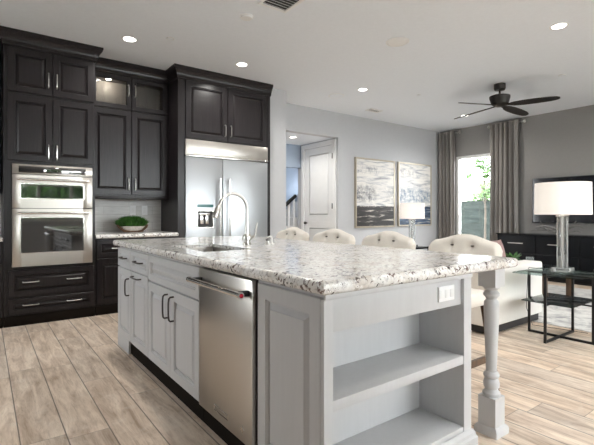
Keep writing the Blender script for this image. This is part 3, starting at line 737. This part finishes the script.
# faucet
fx, fy = 1.605, 2.80
fa = thing('kitchen_faucet', 'tall arched pull-down faucet beside the island sink', 'faucet', (fx, fy, .92))
MB().lathe([(.001, .92), (.034, .92), (.034, .926), (.027, .932), (.027, .948), (.034, .954), (.035, .978), (.030, .99), (.020, 1.0), (.017, 1.03), (.013, 1.09), (.0125, 1.10), (.001, 1.10)], (fx, fy, 0), 24).build('base', NICK, fa)
pts = [(fx, fy, 1.09), (fx, fy, 1.16)]; R = .116; zc = 1.185
for i in range(0, 15):
    a = PI*i/14*.90; pts.append((fx - R + R*math.cos(a), fy - .004*i/14, zc + R*math.sin(a)))
MB().tube(pts, .0115, 14).build('spout', NICK, fa)
e = V(pts[-1]); dd = (V(pts[-1])-V(pts[-2])).normalized()
MB().tube([e, e+dd*.02, e+dd*.03, e+dd*.095, e+dd*.105], [.0115, .015, .020, .025, .023], 16).build('spray_head', NICK, fa)
MB().tube([(fx+.024, fy-.012, .972), (fx+.046, fy-.028, .98), (fx+.052, fy-.032, .99), (fx+.064, fy-.040, 1.075), (fx+.066, fy-.041, 1.085)], [.012, .011, .008, .0065, .005], 12).build('lever', NICK, fa)
sd = thing('air_switch', 'small dark-topped nickel button by the faucet', 'button', (1.70, 2.66, .92))
MB().lathe([(.001, .92), (.022, .92), (.022, .924), (.017, .928), (.017, .952), (.001, .952)], (1.70, 2.66, 0), 20).build('collar', NICK, sd)
MB().lathe([(.001, .952), (.014, .952), (.014, .962), (.001, .963)], (1.70, 2.66, 0), 20).build('cap', BRZ, sd)
sp_ = thing('soap_dispenser', 'slim nickel soap pump beside the faucet', 'soap dispenser', (1.765, 2.70, .92))
MB().lathe([(.001, .92), (.018, .92), (.018, .926), (.010, .93), (.009, .965), (.001, .966)], (1.765, 2.70, 0), 18).build('collar', NICK, sp_)
MB().tube([(1.765, 2.70, .965), (1.765, 2.70, .978), (1.752, 2.70, .982), (1.715, 2.70, .972)], [.007, .007, .006, .005], 10).build('nozzle', NICK, sp_)

# ------------------------------------------------------------------ tufted counter stools (built facing -x, base at origin)
BASES['stool0'] = (0, 0, 0)
so = thing('counter_stool', 'x', 'stool', (0, 0, 0), 'tufted stools behind the island')
m = MB().box(-.23, .20, -.225, .225, .56, .66, .03, 3); m.build('seat', LINEN, so)
HW = .258; TY = (-.078, .078); TZ = (.932, .80)
def back_pt(u, wv, front):
    """u -1..1 across, wv 0..1 up"""
    ztop = .958 + .052*math.exp(-(abs(u)/.62)**2.4) - .030*max(0, (abs(u)-.90)/.10)**2
    z = .60 + (ztop-.60)*wv
    y = HW*u
    thick = .052 * (1 - .25*abs(u)**6) * min(1, ((1-wv)*14)**.5 if wv < 1 else 0)
    wing = -.02*abs(u)**3
    xc = .225 + .07*wv + wing
    if not front: return V((xc + thick, y, z))
    q = 0
    for ty in TY:
        for tz in TZ:
            dd = ((y-ty)**2 + ((z-tz)*1.0)**2); q += math.exp(-dd/.0011)
        q += .12*math.exp(-((y-ty)/.014)**2)
    return V((xc - thick + .030*min(q, 1.2), y, z))
NU, NV = 44, 26
rings = []
for j in range(NV+1):
    wv = j/NV
    fr_pts = [back_pt(-1+2*i/NU, wv, True) for i in range(NU+1)]
    bk_pts = [back_pt(1-2*i/NU, wv, False) for i in range(NU+1)]
    rings.append(fr_pts + bk_pts)
MB().loft(rings).build('backrest', LINEN, so, smooth=70)
for ty in TY:
    for tz in TZ:
        wv = (tz-.60)/(.98-.60); p = back_pt(ty/HW, wv, True)
        MB().lathe([(.001, -.006), (.009, -.004), (.012, 0), (.009, .004), (.001, .006)], (p.x-.006, p.y, tz), 12).build('tuft_button', TUFT, so)
for sx, sy in ((-1, -1), (-1, 1), (1, -1), (1, 1)):
    x0, y0 = (.17 if sx > 0 else -.19), sy*.215; x1, y1 = (.245 if sx > 0 else -.205), sy*.25
    MB().loft([[V((x1+a*.014, y1+b_*.014, 0)) for a, b_ in ((-1, -1), (1, -1), (1, 1), (-1, 1))], [V((x0+a*.021, y0+b_*.021, .565)) for a, b_ in ((-1, -1), (1, -1), (1, 1), (-1, 1))]]).build('leg', WALN, so)
for sy in (-1, 1): B(-.19, .215, sy*.236-.011, sy*.236+.011, .21, .25, .002).build('stretcher', WALN, so)
B(-.208, -.186, -.224, .224, .21, .25, .002).build('footrest', WALN, so)
SX = 2.42
so.location = (SX, 1.68, 0); so['label'] = 'tufted cream stool nearest the camera, at the right end of the island'
copy_tree(so, (SX, 2.37, 0), 0.0, 'tufted cream stool second from the right end of the island')
copy_tree(so, (SX, 3.04, 0), 0.02, 'tufted cream stool below the right edge of the white hall door')
copy_tree(so, (SX, 3.72, 0), -.02, 'tufted cream stool farthest from the camera, below the stair railing')

# ------------------------------------------------------------------ living room
tag(B(4.72, 7.35, .9, 4.7, .0, .012, .004).build('area_rug', RUGM, base=(6, 2.8, 0)), 'pale distressed area rug under the coffee table', 'rug')
sf = thing('sofa', 'white slipcovered sofa behind the stools, seen from its end', 'sofa', (4.3, 3.3, 0))
B(3.83, 4.82, 2.12, 4.47, .013, .085).build('plinth', BLACKP, sf)
B(3.80, 4.83, 2.30, 4.29, .087, .33, .02).build('seat_base', SOFAF, sf)
B(3.78, 4.02, 2.095, 4.50, .085, .645, .025, 3).build('backrest', SOFAF, sf)
for y0, y1 in ((2.093, 2.30), (4.29, 4.50)): B(3.785, 4.86, y0, y1, .085, .64, .022, 3).build('armrest', SOFAF, sf)
for i in range(3):
    y0 = 2.302 + i*.663; B(4.021, 4.85, y0, y0+.66, .331, .46, .03, 3).build('seat_cushion', SOFAF, sf)
# pillow leaning on the near arm
def pillow(name, label, c, w_, h_, t_, M, mat):
    n = 18; rings = []
    m = MB(); b = bmesh.new(); grid = {}
    for s_ in (1, -1):
        for i in range(n+1):
            for j in range(n+1):
                u, v_ = -1+2*i/n, -1+2*j/n
                e_ = (1-abs(u)**2.4)*(1-abs(v_)**2.4); pin = 1-.06*(u*u*v_*v_)*0 - .07*(1-v_*v_)*abs(u)**8 - .0
                p = V((u*w_/2*(1-.07*(1-v_*v_)*u*u), v_*h_/2*(1-.07*(1-u*u)*v_*v_), s_*t_/2*max(e_, 0)**.55))
                key = (i, j, s_ if 0 < i < n and 0 < j < n else 0)
                if key not in grid: grid[key] = b.verts.new(p)
        for i in range(n):
            for j in range(n):
                g_ = lambda a, c_: grid[(a, c_, s_ if 0 < a < n and 0 < c_ < n else 0)]
                try: b.faces.new((g_(i, j), g_(i+1, j), g_(i+1, j+1), g_(i, j+1)))
                except ValueError: pass
    bmesh.ops.recalc_face_normals(b, faces=b.faces); bmesh.ops.transform(b, matrix=M, verts=b.verts)
    m._merge(b); return tag(m.build(name, mat, base=c, smooth=60), label, 'pillow')
c0 = (4.50, 2.46, .464)
M = Matrix.Translation(V((4.50, 2.435, .668))) @ Matrix.Rotation(math.radians(-12), 4, 'X') @ Matrix.Rotation(PI/2, 4, 'X')
pillow('throw_pillow', 'mauve throw pillow on the sofa behind the nearest stool', c0, .42, .40, .15, M, MAUVE)

# coffee table with plant and glass
ct = thing('coffee_table', 'dark coffee table with brown wood legs beyond the sofa', 'coffee table', (6.15, 2.95, 0))
B(5.70, 6.58, 2.42, 3.55, .375, .42, .006).build('tabletop', BLACKG, ct)
for x in (5.745, 6.535):
    for y in (2.465, 3.505): B(x-.035, x+.035, y-.035, y+.035, .013, .375, .003).build('leg', WALN, ct)
pp = thing('succulent_plant', 'small green leafy plant on the coffee table', 'plant', (6.36, 3.16, .42))
MB().lathe([(.001, .42), (.055, .42), (.07, .47), (.066, .47), (.055, .45), (.001, .45)], (6.36, 3.16, 0), 20).build('pot', BOWLM, pp)
m = MB(); rg = random.Random(2)
for i in range(22):
    a = 2*PI*i/22*2.6; L = rg.uniform(.10, .20); el = rg.uniform(.15, .9)
    d1 = V((math.cos(a)*math.cos(el), math.sin(a)*math.cos(el), math.sin(el))); sd_ = V((-math.sin(a), math.cos(a), 0)); o_ = V((6.36, 3.16, .455)); nn = d1.cross(sd_)
    rr = [[o_ + d1*L*q + sd_*cw*.026 + nn*ch*.006 - UZ*.10*q*q*L for cw, ch in ((-wd, 0), (0, wd), (wd, 0), (0, -wd))] for q, wd in ((0, .35), (.4, 1.), (.75, .8), (1., .08))]
    m.loft(rr)
m.build('leaves', GREEN, pp)
gl = MB().lathe([(.001, .42), (.052, .42), (.055, .425), (.055, .515), (.051, .515), (.050, .432), (.001, .432)], (6.50, 2.98, 0), 24)
tag(gl.build('glass_votive', CRYS, base=(6.50, 2.98, .42)), 'clear glass candle cup on the coffee table', 'glass')

# square glass side table with crossed black metal frames
TX, TYY = 4.31, 1.71
tb = thing('side_table', 'square glass side table on crossed black metal frames', 'table', (TX, TYY, 0))
B(3.995, 4.625, 1.43, 1.99, .597, .609, .002).build('glass_top', TABGL, tb)
B(4.03, 4.59, 1.50, 1.925, .345, .355, .002).build('glass_shelf', REFLGL, tb)
h = .010
for nm, hor in (('frame', 0), ('frame', 1)):
    m = MB()
    def bar(a0, a1, z0, z1, o=0):
        if hor: m.box(TX+a0, TX+a1, TYY-h, TYY+h, z0, z1, .001)
        else: m.box(TX-h, TX+h, TYY+a0, TYY+a1, z0, z1, .001)
    R_ = .295 if hor else .272; dz = 0 if hor else .0005
    bar(-R_-h, -R_+h, 0, .596); bar(R_-h, R_+h, 0, .596); bar(-R_+h, R_-h, 0, .02+dz); bar(-R_+h, R_-h, .578-dz, .596)
    bar(-R_+h, R_-h, .331-dz, .344)
    m.build(nm, BLACKM, tb)
# lamp
def lamp(name, x, y, z, label):
    r_ = thing(name, label, 'lamp', (x, y, z), 'matching crystal table lamps')
    B(x-.10, x+.10, y-.065, y+.065, z, z+.036, .003).build('base', CRYS, r_)
    for dx in (-.046, .046): B(x+dx-.020, x+dx+.020, y-.026, y+.026, z+.037, z+.515, .004).build('crystal_column', CRYS, r_)
    MB().tube([(x, y, z+.037), (x, y, z+.60)], .011, 14).build('stem', STEELT, r_)
    B(x-.070, x+.070, y-.032, y+.032, z+.516, z+.528, .002).build('top_plate', STEELT, r_)
    n = 48
    ring = lambda rr, zz: [V((x+rr*math.cos(2*PI*i/n), y+rr*math.sin(2*PI*i/n), zz)) for i in range(n)]
    MB().loft([ring(.235, z+.535), ring(.231, z+.833), ring(.228, z+.833), ring(.232, z+.535)], closed=True).build('lamp_shade', SHADE, r_)
    m = MB().lathe([(.001, z+.60), (.014, z+.60), (.014, z+.63), (.028, z+.66), (.028, z+.70), (.001, z+.72)], (x, y, 0), 16); m.build('bulb', WHITE, r_)
    m = MB()
    for k in range(3):
        a = 2*PI*k/3; m.tube([(x, y, z+.60), (x+.230*math.cos(a), y+.230*math.sin(a), z+.60)], .003, 6)
    m.build('shade_spider', STEELT, r_)
    return r_
l1 = lamp('table_lamp', 4.40, 1.72, .6095, 'large crystal table lamp with white drum shade on the square glass table')
MB().tube([(4.40, 1.784, .625), (4.40, 1.95, .613), (4.42, 2.035, .613), (4.43, 2.05, .58), (4.45, 2.075, .2), (4.55, 2.06, .008), (4.66, 1.6, .006)], .003, 6).build('cord', BLACKP, l1)
l2 = copy_tree(l1, (6.66, 5.25, .5235), 0, 'smaller looking lamp with white shade in front of the right canvas')
for ch in l2.children:
    if ch.name.startswith('cord'): bpy.data.objects.remove(ch)
l2.scale = (.88, .88, 1.15) if False else (1, 1, 1)
et = thing('end_table', 'black end table under the far lamp, hidden behind the stools', 'table', (6.66, 5.25, 0))
B(6.40, 6.92, 5.0, 5.5, .49, .523, .004).build('tabletop', BLACKG, et)
for x in (6.43, 6.89):
    for y in (5.03, 5.47): B(x-.018, x+.018, y-.018, y+.018, 0, .49).build('leg', BLACKM, et)

# console, sculpture and television
cn = thing('media_console', 'long glossy black sideboard under the television', 'sideboard', (7.95, 3.0, 0))
B(7.74, 8.17, 1.40, 4.135, .04, .775).build('body', BLACKG, cn, smooth=0)
B(7.72, 8.172, 1.385, 4.15, .775, .795, .003).build('top', BLACKG, cn)
B(7.78, 8.15, 1.45, 4.09, 0, .04).build('plinth', BLACKM, cn)
for i in range(4):
    y0 = 1.41 + i*.682
    for z0, z1 in ((.46, .765), (.06, .445)):
        dd = MB().panel(FW(7.74, y0, z0), .670, z1-z0, .018, .0, 'slab').build('drawer', BLACKG, cn)
        bar_pull(FW(7.722, y0+.21, z0+(z1-z0)*.55), 0, .255, False, .006, .03).build('handle', NICK, dd)
tv = thing('television', 'large flat black television on the taupe wall', 'television', (8.36, 3.03, .98))
B(8.325, 8.36, 2.315, 3.775, .985, 1.815, .006).build('housing', BLACKP, tv)
B(8.322, 8.3245, 2.325, 3.765, 1.0, 1.805).build('screen', SCREEN, tv, smooth=0)
B(8.361, 8.389, 2.8, 3.3, 1.2, 1.6).build('wall_mount', BLACKM, tv)
m = MB(); rg = random.Random(11); o_ = V((7.95, 3.14, .83))
for sg in (-1, 1):
    for k in range(4):
        p = o_.copy(); pts = [p.copy()]; dirv = V((rg.uniform(-.2, .2), sg*rg.uniform(.6, 1), rg.uniform(.0, .75)))
        for q in range(5):
            p = p + dirv*.085; p.z = max(p.z, .83); dirv += V((rg.gauss(0, .2), rg.gauss(0, .15), rg.gauss(-.1, .35))); pts.append(p.copy())
        m.tube(pts, [.02, .018, .015, .012, .009, .005], 8)
m.lathe([(.001, 0.), (.07, 0.), (.06, .03), (.001, .035)], (7.95, 3.14, .7955), 16)
tag(m.build('driftwood_ornament', DRIFT, base=(7.95, 3.14, .7955)), 'branching grey driftwood ornament on the black sideboard', 'ornament')

# canvases
for nm, x0, x1, z0, z1, mt, lb in (('framed_canvas', 5.68, 6.80, .885, 2.235, ART1, 'left abstract seascape canvas with dark brown lower band'), ('framed_canvas', 6.915, 8.02, .895, 2.235, ART2, 'right abstract seascape canvas with blue lower band')):
    a = thing(nm, lb, 'painting', ((x0+x1)/2, BACK, z0))
    MB().frame(FS(x0, BACK, z0), x1-x0, z1-z0, .045, .03).build('frame', GOLDF, a)
    B(x0+.03, x1-.03, BACK-.035, BACK-.002, z0+.03, z1-.03).build('canvas', mt, a, smooth=0)

# curtains and rods on the right wall
def curtain(y0, y1, label, folds, seed):
    rg = random.Random(seed); n = folds*10; z0, z1 = .02, 2.968
    rows = []
    ph = [rg.uniform(-.5, .5) for _ in range(folds+2)]; am = [rg.uniform(.7, 1.15) for _ in range(folds+2)]
    for side in (0, 1):
        rr = []
        for zi in range(9):
            z = z0 + (z1-z0)*zi/8; rr.append([])
            for i in range(n+1):
                u = i/n; k = u*folds; f0 = int(k)
                x = 8.27 + .055*am[min(f0, folds)]*math.sin(2*PI*k + ph[0]) * (1 - .12*math.sin(zi*.7+f0)) + side*.006
                y = y0 + (y1-y0)*u + .018*math.sin(4*PI*k+ph[f0])*(1-zi/14)
                rr[-1].append(V((x, y, z)))
        rows.append(rr)
    rings = [rows[0][zi] + rows[1][zi][::-1] for zi in range(9)]
    return tag(MB().loft(rings).build('curtain', CURT, base=(8.27, (y0+y1)/2, z0), smooth=80), label, 'curtain')
curtain(5.375, 5.77, 'left taupe curtain panel in the room corner', 4, 1)
curtain(4.00, 4.57, 'right taupe curtain panel beside the television', 6, 2)
def rod(y0, y1, label):
    r_ = thing('curtain_rod', label, 'curtain rod', (8.352, (y0+y1)/2, 2.92))
    MB().tube([(8.352, y0, 2.937), (8.352, y1, 2.937)], .012, 14).build('pole', NICK, r_)
    for y, s_ in ((y0, -1), (y1, 1)):
        MB().tube([(8.352, y, 2.937), (8.352, y+s_*.008, 2.937), (8.352, y+s_*.012, 2.937), (8.352, y+s_*.03, 2.937), (8.352, y+s_*.045, 2.937)], [.013, .016, .030, .034, .018], 18).build('finial', NICK, r_)
    for y in (y0+.05, y1-.05): B(8.364, 8.389, y-.01, y+.01, 2.925, 2.949, .002).build('bracket', NICK, r_)
rod(5.33, 5.77, 'short nickel rod over the left curtain panel')
rod(3.95, 4.62, 'short nickel rod over the right curtain panel')

# ------------------------------------------------------------------ ceiling fan
fxx, fyy = 5.98, 3.16
fn = thing('ceiling_fan', 'dark bronze ceiling fan with thin blades over the living room', 'fan', (fxx, fyy, 2.69))
MB().lathe([(.001, CEIL-.09), (.07, CEIL-.085), (.078, CEIL-.06), (.078, CEIL-.001), (.001, CEIL-.001)], (fxx, fyy, 0), 28).build('canopy', BRONZF, fn)
MB().cyl((fxx, fyy, 2.85), (fxx, fyy, CEIL-.085), .014).build('rod', BRONZF, fn)
MB().lathe([(.001, 2.70), (.06, 2.70), (.085, 2.712), (.115, 2.735), (.128, 2.78), (.140, 2.82), (.140, 2.845), (.10, 2.86), (.03, 2.868), (.001, 2.87)], (fxx, fyy, 0), 36).build('motor', BRONZF, fn)
for ang, R_ in ((-70, .74), (3, .92), (74, .92), (156, .66)):
    a = math.radians(ang); d1 = V((math.cos(a), math.sin(a), 0)); s1 = V((-math.sin(a), math.cos(a), 0)); tl = math.radians(-13)
    sv = s1*math.cos(tl) + UZ*math.sin(tl); nv = d1.cross(sv); o_ = V((fxx, fyy, 2.715))
    rr = []
    for q, wd in ((.06, .02), (.16, .03), (.24, .055), (.40, .070), (.62, .072), (.85, .062), (.95, .045), (1., .02)):
        rr.append([o_ + d1*R_*q + sv*cw*wd + nv*ch*.005 for cw, ch in ((-1, -1), (1, -1), (1, 1), (-1, 1))])
    MB().loft(rr).build('blade', BRONZF, fn)

# ------------------------------------------------------------------ things on the ceiling
def can(x, y, z, label, lit=True, r=.085, power=None):
    t_ = thing('recessed_light', label, 'ceiling light', (x, y, z), 'recessed ceiling lights')
    n = 28; ring = lambda rr, zz: [V((x+rr*math.cos(2*PI*i/n), y+rr*math.sin(2*PI*i/n), zz)) for i in range(n)]
    MB().loft([ring(r, z), ring(r, z-.004), ring(r-.006, z-.007), ring(r*.74, z-.004), ring(r*.74, z)], closed=True).build('trim_ring', WHITE, t_)
    MB().lathe([(.001, z-.0045), (r*.735, z-.0045), (r*.735, z-.0005), (.001, z-.0005)], (x, y, 0), 24).build('lens', CANL, t_)
    area('recessed_light_beam', (x, y, z-.012), (0, 0, 0), r*1.3, r*1.3, power or CAN_POWER, (1, .97, .92), 'DISK', spread=math.radians(150))
    return t_
can(1.258, 4.70, CEIL, 'lit recessed light above the oven cabinet')
can(2.60, 4.66, CEIL, 'lit recessed light above the refrigerator')
can(4.60, 1.83, CEIL, 'lit recessed light at upper right, nearest the camera')
can(4.58, 4.52, CEIL, 'lit recessed light in front of the hallway opening')
can(7.35, 4.56, CEIL, 'lit recessed light beside the fan blade near the window')
can(4.58, 6.30, 2.565, 'lit recessed light in the hallway ceiling', r=.075, power=6)
for x, y in ((1.2, 1.9), (2.8, .6), (7.35, 1.83), (4.6, -1.2)):
    can(x, y, CEIL, 'lit recessed light outside the picture above the camera side of the room')
def disc(name, x, y, r, h_, label, cat, mat=WHITE, dome=True):
    t_ = thing(name, label, cat, (x, y, CEIL-h_))
    MB().lathe([(.001, CEIL-h_), (r*.80, CEIL-h_), (r*.86, CEIL-h_*.75), (r*.9, CEIL-.001), (.001, CEIL-.001)], (x, y, 0), 32).build('grille', CEILP if mat is None else mat, t_)
    ring = lambda rr, zz: [V((x+rr*math.cos(2*PI*i/32), y+rr*math.sin(2*PI*i/32), zz)) for i in range(32)]
    MB().loft([ring(r*.91, CEIL-.009), ring(r, CEIL-.008), ring(r, CEIL-.001), ring(r*.91, CEIL-.001)], closed=True).build('rim', WHITE, t_)
disc('ceiling_speaker', 3.61, 3.04, .125, .012, 'round white ceiling speaker in the middle of the ceiling', 'speaker')
disc('ceiling_speaker', 4.48, 5.0, .125, .012, 'round grey ceiling speaker near the hallway wall', 'speaker', None)
disc('smoke_detector', 2.0, 3.50, .065, .022, 'small white smoke detector left of the ceiling vent', 'smoke detector')
disc('sprinkler_cap', 1.60, 4.42, .04, .008, 'small flat sprinkler cap between the two kitchen lights', 'sprinkler', None)
disc('sprinkler_cap', 6.25, 2.45, .04, .008, 'small flat sprinkler cap to the right of the fan', 'sprinkler', None)
disc('sprinkler_cap', 5.5, 4.2, .03, .008, 'small flat sprinkler cap left of the ceiling fan', 'sprinkler', None)
def vent(x, y, w_, l_, label, n, rz=0):
    t_ = thing('ceiling_vent', label, 'vent', (x, y, CEIL-.015))
    MB().frame((V((x-w_/2, y-l_/2, CEIL-.001)), UX, UY, -UZ), w_, l_, .012, .03).build('frame', WHITE, t_)
    B(x-w_/2+.03, x+w_/2-.03, y-l_/2+.03, y+l_/2-.03, CEIL-.003, CEIL-.001).build('duct', SLOT, t_)
    for i in range(n):
        yy = y-l_/2+.03+(l_-.06)*(i+.5)/n
        M_ = Matrix.Translation(V((x, yy, CEIL-.009))) @ Matrix.Rotation(.6, 4, 'X')
        MB().box(-w_/2+.03, w_/2-.03, -.010, .010, -.001, .001, 0, 2, M_).build('slat', WHITE, t_)
vent(2.10, 3.066, .30, .30, 'white ceiling vent cut off by the top of the picture', 6)
vent(5.66, 5.30, .30, .16, 'small ceiling vent near the gallery wall', 3)

# smooth render settings that are not the engine's size or samples
try:
    S.cycles.use_denoising = True; S.cycles.caustics_reflective = False; S.cycles.max_bounces = 10; S.cycles.diffuse_bounces = 5; S.cycles.transparent_max_bounces = 16
    S.cycles.sample_clamp_indirect = 6.0
except Exception: pass
